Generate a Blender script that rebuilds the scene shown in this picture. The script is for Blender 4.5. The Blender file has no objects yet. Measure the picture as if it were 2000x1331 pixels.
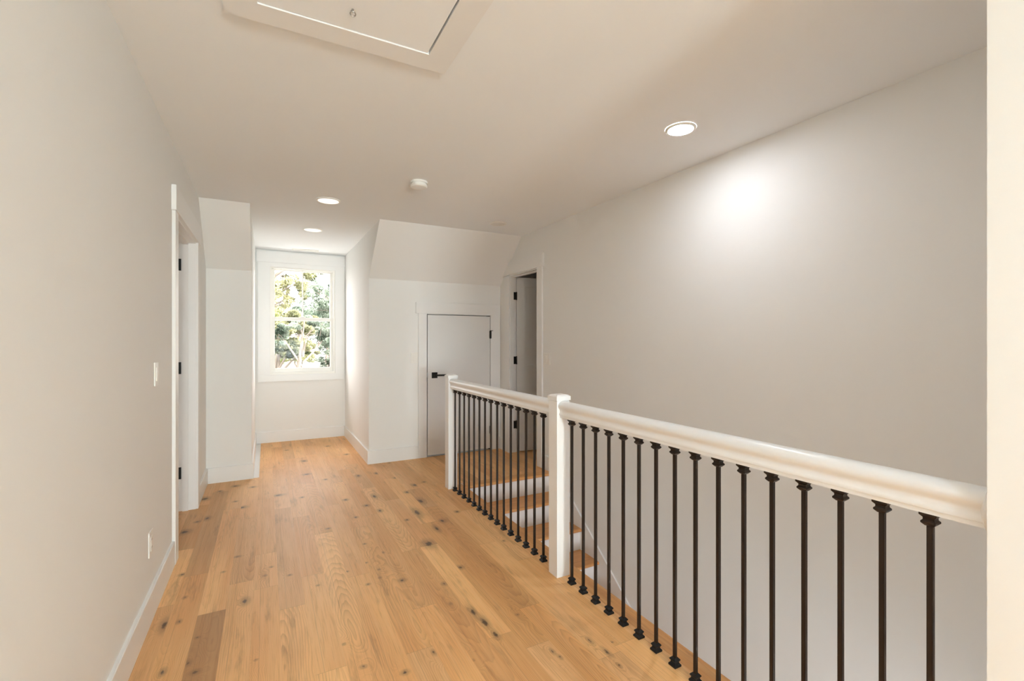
import bpy, bmesh, math, random
import numpy as np
from mathutils import Vector, Matrix, Euler

random.seed(7)
RNG = np.random.default_rng(11)
scene = bpy.context.scene
COL = scene.collection

# ------------------------------------------------------------------ camera
cam_d = bpy.data.cameras.new('camera')
cam_d.sensor_width = 36.0
cam_d.lens = 36.0 * 905.5 / 2000.0
cam_d.clip_start = 0.02
cam_d.clip_end = 400
cam = bpy.data.objects.new('camera', cam_d)
cam.location = (0, 0, 1.3)
cam.rotation_euler = (math.pi / 2, 0, -0.48786)
COL.objects.link(cam)
scene.camera = cam

# ------------------------------------------------------------------ view + world + light
scene.view_settings.view_transform = 'Standard'
scene.view_settings.look = 'None'
scene.view_settings.exposure = 1.86
scene.view_settings.gamma = 1.0
scene.view_settings.use_curve_mapping = False
scene.cycles.max_bounces = 10
scene.cycles.diffuse_bounces = 7
scene.cycles.glossy_bounces = 4
scene.cycles.transmission_bounces = 6
scene.cycles.transparent_max_bounces = 12
scene.cycles.sample_clamp_indirect = 6.0
scene.cycles.use_denoising = True
scene.cycles.use_adaptive_sampling = True
scene.cycles.adaptive_threshold = 0.05
scene.cycles.adaptive_min_samples = 16
scene.cycles.caustics_reflective = False
scene.cycles.caustics_refractive = False

world = bpy.data.worlds.new('sky')
scene.world = world
world.use_nodes = True
SKY = 2.75
bg = world.node_tree.nodes['Background']
bg.inputs[0].default_value = (1.02, 0.93, 0.95, 1)
bg.inputs[1].default_value = SKY

sun_d = bpy.data.lights.new('sun', 'SUN')
sun_d.energy = 6.0
sun_d.color = (0.95, 0.96, 0.96)
sun_d.angle = 0.02
sun = bpy.data.objects.new('sun', sun_d)
sun.rotation_euler = Vector((-0.80, 0.25, -0.62)).to_track_quat('-Z', 'Y').to_euler()
COL.objects.link(sun)


def portal(name, loc, size, direction):
    d = bpy.data.lights.new(name, 'AREA')
    d.shape = 'RECTANGLE'
    d.size, d.size_y = size
    d.cycles.is_portal = True
    o = bpy.data.objects.new(name, d)
    o.location = loc
    o.rotation_euler = Vector(direction).to_track_quat('-Z', 'Z').to_euler()
    COL.objects.link(o)


portal('window_portal', (0.435, 6.80, 1.56), (0.80, 1.40), (0, -1, 0))
LAMP = 43.0       # radiance of the lit downlight over the stairs
LAMP_FILL = 120.0  # added fill downlights, unseen behind the camera
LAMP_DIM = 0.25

# added fill lamp outside the made-up rear window, brightens hall and ceiling
rear_lamp_d = bpy.data.lights.new('rear_fill', 'AREA')
rear_lamp_d.shape = 'RECTANGLE'
rear_lamp_d.size, rear_lamp_d.size_y = 1.5, 1.8
rear_lamp_d.energy = 255
rear_lamp_d.color = (0.77, 0.89, 0.94)
rear_lamp = bpy.data.objects.new('rear_fill', rear_lamp_d)
rear_lamp.location = (0.70, -7.35, 0.75)
rear_lamp.rotation_euler = Vector((0, 1, 1.1)).to_track_quat('-Z', 'Z').to_euler()
COL.objects.link(rear_lamp)

# added fill lamp in the unseen lower hall, brightens the stairwell
low_d = bpy.data.lights.new('lower_fill', 'AREA')
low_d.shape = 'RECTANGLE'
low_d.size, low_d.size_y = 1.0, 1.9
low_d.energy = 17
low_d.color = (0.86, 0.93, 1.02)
low = bpy.data.objects.new('lower_fill', low_d)
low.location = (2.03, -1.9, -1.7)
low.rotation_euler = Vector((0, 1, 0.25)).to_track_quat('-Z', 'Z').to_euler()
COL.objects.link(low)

# ------------------------------------------------------------------ dimensions
XL, XR, YF, YW, C = -0.48, 2.498, 5.01, 6.665, 2.455
XA, XB = -0.12, 0.955            # alcove side walls
EDGE = 1.475                     # where the planks meet the stair nosing
YN = 0.405                       # end of the near right wall
LAND = 3.87
RISE, RUN = 0.19, 0.245
YB = -6.5


# ------------------------------------------------------------------ materials
def mat(name, color, rough=0.5, metallic=0.0, spec=0.5, bump=0.0, bscale=300.0, var=0.0):
    m = bpy.data.materials.new(name)
    m.use_nodes = True
    nt = m.node_tree
    b = nt.nodes['Principled BSDF']
    b.inputs['Base Color'].default_value = (*color, 1)
    b.inputs['Roughness'].default_value = rough
    b.inputs['Metallic'].default_value = metallic
    b.inputs['Specular IOR Level'].default_value = spec
    tc = nt.nodes.new('ShaderNodeTexCoord')
    if var:
        n = nt.nodes.new('ShaderNodeTexNoise')
        n.inputs['Scale'].default_value = 2.5
        n.inputs['Detail'].default_value = 1
        nt.links.new(tc.outputs['Object'], n.inputs['Vector'])
        mx = nt.nodes.new('ShaderNodeMix')
        mx.data_type = 'RGBA'
        mx.inputs[6].default_value = (*[c * (1 - var) for c in color], 1)
        mx.inputs[7].default_value = (*[min(1, c * (1 + var)) for c in color], 1)
        nt.links.new(n.outputs['Fac'], mx.inputs[0])
        nt.links.new(mx.outputs[2], b.inputs['Base Color'])
    if bump:
        n2 = nt.nodes.new('ShaderNodeTexNoise')
        n2.inputs['Scale'].default_value = bscale
        n2.inputs['Detail'].default_value = 2
        nt.links.new(tc.outputs['Object'], n2.inputs['Vector'])
        bp = nt.nodes.new('ShaderNodeBump')
        bp.inputs['Strength'].default_value = bump
        bp.inputs['Distance'].default_value = 0.001
        nt.links.new(n2.outputs['Fac'], bp.inputs['Height'])
        nt.links.new(bp.outputs['Normal'], b.inputs['Normal'])
    return m


WALLC = (0.855, 0.855, 0.838)
M_wall = mat('wall_paint', WALLC, 0.75, spec=0.25, var=0.006)
M_ceil = mat('ceiling_paint', (0.885, 0.91, 0.925), 0.85, spec=0.2, var=0.006)
M_trim = mat('trim_paint', (0.85, 0.85, 0.84), 0.35, spec=0.45)
M_rail = mat('rail_paint', (0.87, 0.87, 0.87), 0.28, spec=0.5)
M_door = mat('door_paint', (0.80, 0.805, 0.80), 0.4, spec=0.4)
M_plastic = mat('white_plastic', (0.86, 0.85, 0.81), 0.35)
M_vinyl = mat('window_vinyl', (0.87, 0.86, 0.82), 0.35)
M_iron = mat('bronze_iron', (0.030, 0.020, 0.014), 0.42, metallic=0.3, spec=0.4, bump=0.2, bscale=500)
M_shoe = mat('black_iron', (0.014, 0.014, 0.015), 0.5, metallic=0.2, spec=0.4)
M_black = mat('black_hardware', (0.012, 0.011, 0.010), 0.45, metallic=0.3)
M_steel = mat('steel_hook', (0.35, 0.34, 0.32), 0.35, metallic=0.9)
M_gap_shade = mat('dark_gap', (0.02, 0.018, 0.015), 0.9)  # near-black stand-in for the shade inside gaps
M_bark = mat('bark', (0.20, 0.17, 0.14), 0.9, bump=0.6, bscale=20, var=0.25)
M_grass = mat('lawn', (0.045, 0.05, 0.03), 0.95, var=0.25)


def emit_mat(name, color, strength, base=(0.9, 0.88, 0.84)):
    m = mat(name, base, 0.4)
    b = m.node_tree.nodes['Principled BSDF']
    b.inputs['Emission Color'].default_value = (*color, 1)
    b.inputs['Emission Strength'].default_value = strength
    return m


M_lit = emit_mat('lit_lens', (0.92, 0.95, 1.02), LAMP)
M_lit_fill = emit_mat('lit_lens_fill', (0.74, 0.90, 1.03), LAMP_FILL)
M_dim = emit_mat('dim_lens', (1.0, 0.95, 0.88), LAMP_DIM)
M_off = mat('unlit_lens', (0.79, 0.775, 0.74), 0.5)


def glass_mat():
    m = bpy.data.materials.new('window_glass')
    m.use_nodes = True
    nt = m.node_tree
    nt.nodes.clear()
    out = nt.nodes.new('ShaderNodeOutputMaterial')
    mix = nt.nodes.new('ShaderNodeMixShader')
    tr = nt.nodes.new('ShaderNodeBsdfTransparent')
    tr.inputs[0].default_value = (0.96, 0.985, 0.97, 1)
    gl = nt.nodes.new('ShaderNodeBsdfGlossy')
    gl.inputs['Roughness'].default_value = 0.02
    fr = nt.nodes.new('ShaderNodeFresnel')
    fr.inputs['IOR'].default_value = 1.09
    nt.links.new(fr.outputs[0], mix.inputs[0])
    nt.links.new(tr.outputs[0], mix.inputs[1])
    nt.links.new(gl.outputs[0], mix.inputs[2])
    nt.links.new(mix.outputs[0], out.inputs[0])
    return m


M_glass = glass_mat()


def leaf_mat(name, a, b_):
    m = bpy.data.materials.new(name)
    m.use_nodes = True
    nt = m.node_tree
    nt.nodes.clear()
    out = nt.nodes.new('ShaderNodeOutputMaterial')
    di = nt.nodes.new('ShaderNodeBsdfDiffuse')
    tl = nt.nodes.new('ShaderNodeBsdfTranslucent')
    mix = nt.nodes.new('ShaderNodeMixShader')
    mix.inputs[0].default_value = 0.45
    tc = nt.nodes.new('ShaderNodeTexCoord')
    n = nt.nodes.new('ShaderNodeTexNoise')
    n.inputs['Scale'].default_value = 1.6
    n.inputs['Detail'].default_value = 5
    rmp = nt.nodes.new('ShaderNodeValToRGB')
    rmp.color_ramp.elements[0].position = 0.35
    rmp.color_ramp.elements[1].position = 0.65
    rmp.color_ramp.elements[0].color = (*a, 1)
    rmp.color_ramp.elements[1].color = (*b_, 1)
    nt.links.new(tc.outputs['Object'], n.inputs['Vector'])
    nt.links.new(n.outputs['Fac'], rmp.inputs[0])
    nt.links.new(rmp.outputs[0], di.inputs[0])
    nt.links.new(rmp.outputs[0], tl.inputs[0])
    nt.links.new(di.outputs[0], mix.inputs[1])
    nt.links.new(tl.outputs[0], mix.inputs[2])
    nt.links.new(mix.outputs[0], out.inputs[0])
    return m


M_leafA = leaf_mat('leaves_yellow_green', (0.05, 0.06, 0.025), (0.48, 0.50, 0.24))
M_leafB = leaf_mat('leaves_blue_green', (0.06, 0.085, 0.06), (0.40, 0.46, 0.37))
M_leafC = leaf_mat('leaves_olive', (0.05, 0.06, 0.03), (0.47, 0.46, 0.27))


# ---- oak: driven by per-plank attributes baked on the planks' own mesh
def oak_mat(name='oak', attrs=True, axis='Y'):
    m = bpy.data.materials.new(name)
    m.use_nodes = True
    nt = m.node_tree
    N, L = nt.nodes, nt.links
    b = N['Principled BSDF']

    def math_(op, a, bb=None, c=None):
        n = N.new('ShaderNodeMath')
        n.operation = op
        for i, v in enumerate((a, bb, c)):
            if v is None:
                continue
            if isinstance(v, (int, float)):
                n.inputs[i].default_value = v
            else:
                L.new(v, n.inputs[i])
        return n.outputs[0]

    def mixc(f, a, bb, mode='MIX'):
        n = N.new('ShaderNodeMix')
        n.data_type = 'RGBA'
        n.blend_type = mode
        if isinstance(f, (int, float)):
            n.inputs[0].default_value = f
        else:
            L.new(f, n.inputs[0])
        for i, v in ((6, a), (7, bb)):
            if isinstance(v, tuple):
                n.inputs[i].default_value = (*v, 1)
            else:
                L.new(v, n.inputs[i])
        return n.outputs[2]

    def ss(x, lo, hi):
        n = N.new('ShaderNodeMapRange')
        n.interpolation_type = 'SMOOTHSTEP'
        n.inputs['From Min'].default_value = lo
        n.inputs['From Max'].default_value = hi
        L.new(x, n.inputs['Value'])
        return n.outputs[0]

    def noise(vec, scale, detail=2, rough=0.5):
        n = N.new('ShaderNodeTexNoise')
        n.inputs['Scale'].default_value = scale
        n.inputs['Detail'].default_value = detail
        n.inputs['Roughness'].default_value = rough
        L.new(vec, n.inputs['Vector'])
        return n.outputs['Fac']

    def attr(nm):
        n = N.new('ShaderNodeAttribute')
        n.attribute_name = nm
        return n

    tc = N.new('ShaderNodeTexCoord')
    sep = N.new('ShaderNodeSeparateXYZ')
    L.new(tc.outputs['Object'], sep.inputs[0])
    if axis == 'Y':
        sx, sy = sep.outputs['X'], sep.outputs['Y']
    else:
        sx, sy = sep.outputs['Y'], sep.outputs['X']
    rnd = attr('plank_rnd')
    rs = N.new('ShaderNodeSeparateXYZ')
    L.new(rnd.outputs['Vector'], rs.inputs[0])
    tone, hue, seed = rs.outputs[0], rs.outputs[1], rs.outputs[2]

    def coord(kx, ky):
        cmb = N.new('ShaderNodeCombineXYZ')
        L.new(math_('MULTIPLY', sx, kx), cmb.inputs[0])
        L.new(math_('MULTIPLY', sy, ky), cmb.inputs[1])
        L.new(math_('MULTIPLY', seed, 37.0), cmb.inputs[2])
        return cmb.outputs[0]

    wob = noise(coord(9, 1.6), 1.0, 3, 0.55)
    fib = noise(coord(190, 5.5), 1.0, 3, 0.6)       # fine pores along the grain
    fib2 = noise(coord(55, 1.3), 1.0, 2, 0.5)
    blotch = noise(coord(5.5, 1.1), 1.0, 3, 0.55)
    if attrs:
        g = attr('grain').outputs['Fac']
        kd = attr('knot').outputs['Fac']
        ye = attr('butt').outputs['Fac']
    else:
        g = math_('MULTIPLY', sx, 9.0)
        kd = None
    ph = math_('ADD', math_('MULTIPLY', g, 1.0), math_('MULTIPLY', wob, 4.2))
    w = math_('SINE', math_('MULTIPLY', ph, 6.2831))
    saw = math_('FRACT', ph)
    ring = math_('MULTIPLY', math_('POWER', saw, 2.2), math_('SUBTRACT', 1.0, ss(saw, 0.90, 1.0)))
    ring = math_('MULTIPLY', ring, 1.15)
    stain = noise(coord(16, 2.6), 1.0, 4, 0.62)
    red = noise(coord(4, 0.7), 1.0, 2, 0.5)
    # strength of the cathedral figure changes from board to board
    rs_ = ss(blotch, 0.30, 0.62)
    light = (0.97, 0.57, 0.235)
    mid = (0.70, 0.345, 0.118)
    dark = (0.42, 0.195, 0.068)
    base = mixc(tone, mid, light)
    base = mixc(math_('MULTIPLY', hue, 0.45), base, (0.78, 0.49, 0.26))
    base = mixc(math_('MULTIPLY', ss(blotch, 0.50, 0.78), 0.30), base, dark)
    base = mixc(math_('MULTIPLY', ss(red, 0.42, 0.70), 0.55), base, (0.72, 0.335, 0.118))
    base = mixc(math_('MULTIPLY', ss(stain, 0.55, 0.78), 0.55), base, (0.25, 0.125, 0.05))
    base = mixc(math_('MULTIPLY', math_('MULTIPLY', ring, rs_), 0.46), base, dark)
    base = mixc(math_('MULTIPLY', ss(fib, 0.48, 0.72), 0.32), base, dark)
    base = mixc(math_('MULTIPLY', ss(fib2, 0.55, 0.30), 0.22), base, (0.90, 0.58, 0.28))
    if attrs:
        kn = math_('ADD', kd, math_('MULTIPLY', math_('SUBTRACT', noise(coord(60, 45), 1.0, 3, 0.6), 0.5), 1.1))
        halo = math_('SUBTRACT', 1.0, ss(kn, 0.75, 2.6))
        core = math_('SUBTRACT', 1.0, ss(kn, 0.35, 0.95))
        base = mixc(math_('MULTIPLY', halo, 0.42), base, (0.21, 0.115, 0.05))
        base = mixc(math_('MULTIPLY', core, 0.85), base, (0.050, 0.030, 0.018))
        dk = attr('dark').outputs['Fac']
        base = mixc(math_('MULTIPLY', dk, 0.50), base, (0.20, 0.105, 0.05))
        # joints between the boards
        fr = math_('FRACT', math_('DIVIDE', math_('ADD', sx, 10.0 - 0.057), 0.114))
        ed = math_('MULTIPLY', math_('MINIMUM', fr, math_('SUBTRACT', 1.0, fr)), 0.114)
        seam = math_('MAXIMUM', math_('SUBTRACT', 1.0, ss(ed, 0.0003, 0.0013)),
                     math_('SUBTRACT', 1.0, ss(ye, 0.0003, 0.0016)))
        base = mixc(math_('MULTIPLY', seam, 0.38), base, (0.22, 0.12, 0.055))
    L.new(base, b.inputs['Base Color'])
    b.inputs['Roughness'].default_value = 0.42
    b.inputs['Specular IOR Level'].default_value = 0.55
    rr = math_('ADD', 0.40, math_('MULTIPLY', fib, 0.14))
    L.new(rr, b.inputs['Roughness'])
    bp = N.new('ShaderNodeBump')
    bp.inputs['Strength'].default_value = 0.25
    bp.inputs['Distance'].default_value = 0.0006
    L.new(fib, bp.inputs['Height'])
    L.new(bp.outputs['Normal'], b.inputs['Normal'])
    return m


M_oak = oak_mat('oak_planks', True, 'Y')
M_oakY = oak_mat('oak_nosing', False, 'Y')
M_oakX = oak_mat('oak_tread', False, 'X')


# ------------------------------------------------------------------ mesh helpers
def finish(name, bm, m, parent=None, smooth=False, bevel=0.0, seg=2):
    if bevel:
        bmesh.ops.bevel(bm, geom=list(bm.edges), offset=bevel, segments=seg, affect='EDGES', profile=0.6, clamp_overlap=True)
    bmesh.ops.recalc_face_normals(bm, faces=bm.faces)
    me = bpy.data.meshes.new(name)
    bm.to_mesh(me)
    bm.free()
    if smooth:
        for p in me.polygons:
            p.use_smooth = True
    me.materials.append(m)
    o = bpy.data.objects.new(name, me)
    COL.objects.link(o)
    if parent:
        o.parent = parent
        o.matrix_parent_inverse = parent.matrix_world.inverted() if parent.type != 'EMPTY' or True else Matrix()
    return o


def box(bm, x0, x1, y0, y1, z0, z1):
    vs = [bm.verts.new(p) for p in ((x0, y0, z0), (x1, y0, z0), (x1, y1, z0), (x0, y1, z0),
                                    (x0, y0, z1), (x1, y0, z1), (x1, y1, z1), (x0, y1, z1))]
    for f in ((0, 3, 2, 1), (4, 5, 6, 7), (0, 1, 5, 4), (1, 2, 6, 5), (2, 3, 7, 6), (3, 0, 4, 7)):
        bm.faces.new([vs[i] for i in f])
    return vs


def prism(bm, poly, axis, a, b_):
    """poly: 2D points; axis 'X': (y,z) extruded along x; 'Y': (x,z); 'Z': (x,y)."""
    def p3(p, t):
        return {'X': (t, p[0], p[1]), 'Y': (p[0], t, p[1]), 'Z': (p[0], p[1], t)}[axis]
    A = [bm.verts.new(p3(p, a)) for p in poly]
    B = [bm.verts.new(p3(p, b_)) for p in poly]
    n = len(poly)
    bm.faces.new(A)
    bm.faces.new(B[::-1])
    for i in range(n):
        bm.faces.new((A[i], A[(i + 1) % n], B[(i + 1) % n], B[i]))
    return A + B


def lathe(bm, prof, c=(0, 0, 0), seg=48, axis='Z'):
    rings = []
    for r, z in prof:
        ring = []
        for i in range(seg):
            t = 2 * math.pi * i / seg
            p = (r * math.cos(t), r * math.sin(t), z)
            if axis == 'X':
                p = (p[2], p[0], p[1])
            if axis == 'Y':
                p = (p[0], p[2], p[1])
            ring.append(bm.verts.new((c[0] + p[0], c[1] + p[1], c[2] + p[2])))
        rings.append(ring)
    for a, b_ in zip(rings, rings[1:]):
        for i in range(seg):
            bm.faces.new((a[i], a[(i + 1) % seg], b_[(i + 1) % seg], b_[i]))
    bm.faces.new(rings[0][::-1])
    bm.faces.new(rings[-1])


def tube(bm, pts, r, seg=10):
    pts = [Vector([float(c) for c in p]) for p in pts]
    rings = []
    for i, p in enumerate(pts):
        d = (pts[min(i + 1, len(pts) - 1)] - pts[max(i - 1, 0)]).normalized()
        up = Vector((0, 0, 1)) if abs(d.z) < 0.9 else Vector((1, 0, 0))
        a = d.cross(up).normalized()
        b_ = d.cross(a)
        rr = float(r[i]) if isinstance(r, (list, tuple)) else float(r)
        rings.append([bm.verts.new(p + (math.cos(2 * math.pi * k / seg) * a + math.sin(2 * math.pi * k / seg) * b_) * rr) for k in range(seg)])
    for A, B in zip(rings, rings[1:]):
        for k in range(seg):
            bm.faces.new((A[k], A[(k + 1) % seg], B[(k + 1) % seg], B[k]))
    bm.faces.new(rings[0][::-1])
    bm.faces.new(rings[-1])


def BM():
    return bmesh.new()


def boxes(name, lst, m, parent=None, bevel=0.0, seg=2):
    bm = BM()
    for b_ in lst:
        box(bm, *b_)
    return finish(name, bm, m, parent, bevel=bevel, seg=seg)


def empty(name, loc):
    o = bpy.data.objects.new(name, None)
    o.location = loc
    o.empty_display_size = 0.1
    COL.objects.link(o)
    bpy.context.view_layer.update()
    return o


def tag(o, label=None, cat=None, group=None, kind=None):
    for k, v in (('label', label), ('category', cat), ('group', group), ('kind', kind)):
        if v:
            o[k] = v
    return o


def struct(o, label=None):
    o['kind'] = 'structure'
    if label:
        o['label'] = label
        o['category'] = o.name.split('_')[0]
    return o


# ------------------------------------------------------------------ floor planks
KNOTS_PX = [(838, 1063, 22, 1.6), (899, 1109, 13, 1.2), (868, 1141, 9, 1.5), (786, 1134, 12, 1.0), (923, 1196, 12, 3.0), (946, 1216, 15, 3.2),
            (968, 1240, 12, 2.6), (710, 1303, 11, .9), (791, 1314, 14, .9), (672, 1259, 7, 1), (678, 1117, 6, 1), (847, 1275, 8, 2), (478, 1175, 12, 2),
            (367, 1296, 9, 1.6), (381, 1314, 15, .8), (317, 1314, 9, 2), (321, 1222, 12, 4), (386, 1246, 7, 1), (361, 1168, 6, 1.5), (464, 1088, 10, .7),
            (357, 1123, 10, 1), (472, 992, 14, .9), (494, 952, 9, 1), (460, 950, 11, 1), (460, 980, 7, 1), (590, 972, 8, 1), (636, 937, 9, 1),
            (675, 977, 9, 1.2), (716, 988, 10, 1.2), (731, 970, 8, 3), (599, 927, 13, .8), (594, 901, 11, 1.3), (677, 888, 9, 1), (405, 1013, 9, 2),
            (641, 1033, 9, .8), (695, 1011, 7, 1.4), (742, 998, 8, 2), (544, 968, 16, .7), (810, 948, 11, 1.6), (828, 942, 7, 1), (795, 962, 9, 1.6),
            (821, 979, 15, 2.2), (815, 1002, 14, 4), (795, 1016, 8, 1.2), (853, 1033, 10, 5), (864, 1018, 11, 1.6), (893, 1000, 9, 1.2),
            (772, 934, 8, 1), (984, 1057, 6, 1.3), (1186, 1275, 10, 2.6), (1195, 1255, 6, 1), (1152, 1252, 7, 3.5), (1011, 1201, 7, 1), (1079, 1273, 8, 2.2),
            (1094, 1284, 7, 2), (1209, 1300, 7, 2), (1203, 1192, 5, 1), (360, 1040, 16, 1.2), (385, 1020, 8, 1), (400, 975, 15, 1.2), (430, 960, 8, 1),
            (436, 1118, 6, 1), (530, 1108, 6, 1), (518, 1125, 6, 1), (566, 1124, 7, 1), (621, 1144, 6, 1), (712, 1063, 6, 1), (715, 1100, 6, 1),
            (740, 1113, 6, 1), (742, 1129, 6, 1), (748, 1080, 6, 1.4), (719, 1142, 8, 1), (1000, 1030, 5, 1), (560, 880, 6, 1), (640, 872, 8, 1),
            (700, 930, 8, 2), (760, 905, 6, 1), (735, 925, 7, 2), (350, 1215, 6, 2), (880, 1180, 6, 1.6), (925, 1290, 5, 1.3), (500, 1290, 6, 1)]
F_, TH, H0 = 905.5, 0.48786, 1.3


def floor_pt(u, v):
    a, b_ = (u - 1000) / F_, (665.5 - v) / F_
    t = -H0 / b_
    return (math.sin(TH) + a * math.cos(TH)) * t, (math.cos(TH) - a * math.sin(TH)) * t


KNOTS = []
for (u, v, px, el) in KNOTS_PX:
    x, y = floor_pt(u, v)
    dist = math.hypot(x, y)
    KNOTS.append((x, y, px * 0.5 * dist / F_ * 0.80, min(el, 3.2)))
PITCH, X0 = 0.114, 0.057
KNOWN = {-4: [3.09, 4.69, 1.7], -3: [2.628, 4.168, 0.9], -2: [2.88, 1.55, 3.9], -1: [3.2, 2.76, 1.2, 4.3], 0: [2.497, 4.0, 1.0], 1: [2.787, 1.947, 3.75],
         2: [3.355, 1.6, 4.6], 3: [2.665, 1.4, 3.9], 4: [3.35, 1.9, 4.5], 5: [2.20, 3.55], 6: [2.83, 1.3, 4.2], 7: [2.843, 1.83, 3.8],
         8: [1.7, 3.2, 4.4], 9: [1.965, 3.5], 10: [1.5, 2.7, 4.1], 11: [2.4, 3.3]}
TONE = {(-3, 2.0): (0.15, 0.1, 0.9), (-4, 2.0): (0.55, .2, .1), (-4, 3.5): (.35, .5, .35), (-3, 3.5): (.85, .4, 0), (-2, 2.0): (.6, .3, .05), (-2, 3.2): (.45, .7, .12),
        (-1, 2.9): (.95, .3, 0), (-1, 2.0): (.8, .1, 0), (0, 2.0): (.85, .1, 0), (0, 3.0): (.5, .8, .15), (1, 2.2): (.8, .3, 0), (1, 1.8): (1, .1, 0), (1, 3.0): (.55, .6, .06),
        (2, 2.5): (1., .15, 0), (3, 2.0): (.75, .1, 0), (3, 3.0): (.7, .5, .03), (4, 2.5): (.55, .1, 0), (5, 1.9): (1, .05, 0), (5, 2.6): (.45, .4, .12),
        (6, 2.3): (.4, .3, .12), (7, 2.3): (1, .15, 0), (7, 1.5): (.4, .2, .1), (8, 2.3): (.3, .1, .1), (9, 1.6): (.65, .0, .0), (9, 2.3): (.3, .3, .15)}


class PlankMesh:
    def __init__(self):
        self.v, self.f, self.rnd, self.g, self.k, self.b, self.d = [], [], [], [], [], [], []
        self.n = 0

    def plank(self, x0, x1, y0, y1, nx, dy, rnd, dark, xoff=0.0):
        ny = max(2, int((y1 - y0) / dy) + 1)
        xs = np.linspace(x0, x1, nx)
        ys = np.linspace(y0, y1, ny)
        # the ends carry the dark joint: make sure vertices sit there
        Xg, Yg = np.meshgrid(xs, ys)
        X, Y = Xg.ravel(), Yg.ravel()
        r = random.Random(int(x0 * 1000) * 7919 + int(y0 * 1000) + 5)
        # cathedral figure: nested long ellipses off the board's centre
        xc = (x0 + x1) / 2 + r.uniform(-0.05, 0.05)
        yc = y0 + r.uniform(0.1, 0.9) * (y1 - y0)
        rx, ry = r.uniform(80, 135), r.uniform(7, 13)
        if r.random() < 0.35:
            g = (X - x0) * r.uniform(110, 170) + (Y - y0) * r.uniform(-1.2, 1.2)
        else:
            g = np.sqrt(((X - xc) * rx) ** 2 + ((Y - yc) * ry) ** 2 + 0.4)
        g = g + 0.35 * np.sin(Y * r.uniform(3, 7) + r.uniform(0, 6)) * np.sin(X * 40 + r.uniform(0, 6))
        kd = np.full_like(X, 6.0)
        for (kx, ky, kr, el) in KNOTS:
            if kx < x0 - 0.12 or kx > x1 + 0.12 or ky < y0 - 0.3 or ky > y1 + 0.3:
                continue
            inside = x0 <= kx < x1
            ex = (X - kx) / kr
            ey = (Y - ky) / (kr * el)
            d = np.sqrt(ex ** 2 + ey ** 2)
            if inside:
                kd = np.minimum(kd, d)
            w = np.exp(-((X - kx) ** 2 / (0.03 + kr) ** 2 + (Y - ky) ** 2 / (0.06 + kr * 2) ** 2))
            g = g * (1 - w) + w * (d * 0.9 * max(1.0, kr / 0.007)) if inside else g
        self.v.append(np.stack([X + xoff, Y, np.zeros_like(X)], 1))
        idx = np.arange(nx * ny).reshape(ny, nx) + self.n
        q = np.stack([idx[:-1, :-1], idx[:-1, 1:], idx[1:, 1:], idx[1:, :-1]], -1).reshape(-1, 4)
        self.f.append(q)
        m_ = len(X)
        self.n += m_
        self.rnd.append(np.tile(np.array([rnd], float), (m_, 1)))
        self.g.append(g)
        self.k.append(kd)
        self.b.append(np.minimum(Y - y0, y1 - Y))
        self.d.append(np.full(m_, dark))

    def build(self, name, m, thick=0.018):
        v = np.concatenate(self.v)
        f = np.concatenate(self.f)
        me = bpy.data.meshes.new(name)
        me.vertices.add(len(v))
        me.vertices.foreach_set('co', v.ravel())
        me.loops.add(len(f) * 4)
        me.loops.foreach_set('vertex_index', f.ravel())
        me.polygons.add(len(f))
        me.polygons.foreach_set('loop_start', np.arange(0, len(f) * 4, 4))
        me.update(calc_edges=True)
        a = me.attributes.new('plank_rnd', 'FLOAT_VECTOR', 'POINT')
        a.data.foreach_set('vector', np.concatenate(self.rnd).ravel())
        for nm, arr in (('grain', self.g), ('knot', self.k), ('butt', self.b), ('dark', self.d)):
            a = me.attributes.new(nm, 'FLOAT', 'POINT')
            a.data.foreach_set('value', np.concatenate(arr).astype(float))
        me.materials.append(m)
        o = bpy.data.objects.new(name, me)
        COL.objects.link(o)
        return o


def lay(pm, k, xa, xb, ya, yb, fine=True):
    r = random.Random(k * 31 + 3)
    js = sorted(j for j in KNOWN.get(k, []) if ya + 0.05 < j < yb - 0.05)
    if not js and yb - ya > 1.4:
        js = [r.uniform(ya + 0.4, yb - 0.4)]
    # extend the joints into the unseen stretches
    lo = js[0] if js else yb
    while lo - ya > 1.3:
        lo -= r.uniform(0.6, 1.3)
        js.append(lo)
    hi = max(js) if js else ya
    while yb - hi > 1.25:
        hi += r.uniform(0.45, 1.1)
        if hi < yb - 0.1:
            js.append(hi)
    ys = [ya] + sorted(j for j in js if ya < j < yb) + [yb]
    for a, b_ in zip(ys, ys[1:]):
        rnd = (r.uniform(0.25, 0.95), r.random(), r.random())
        dark = max(0.0, r.gauss(0.02, 0.12))
        for (kk, ky), (t, h, d) in TONE.items():
            if kk == k and a < ky < b_:
                rnd, dark = (t, h, rnd[2]), d
        near = b_ > 1.1
        pm.plank(xa, xb, a, b_, max(3, int((xb - xa) / (0.006 if near else 0.02))), 0.012 if near else 0.05, rnd, dark)


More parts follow.
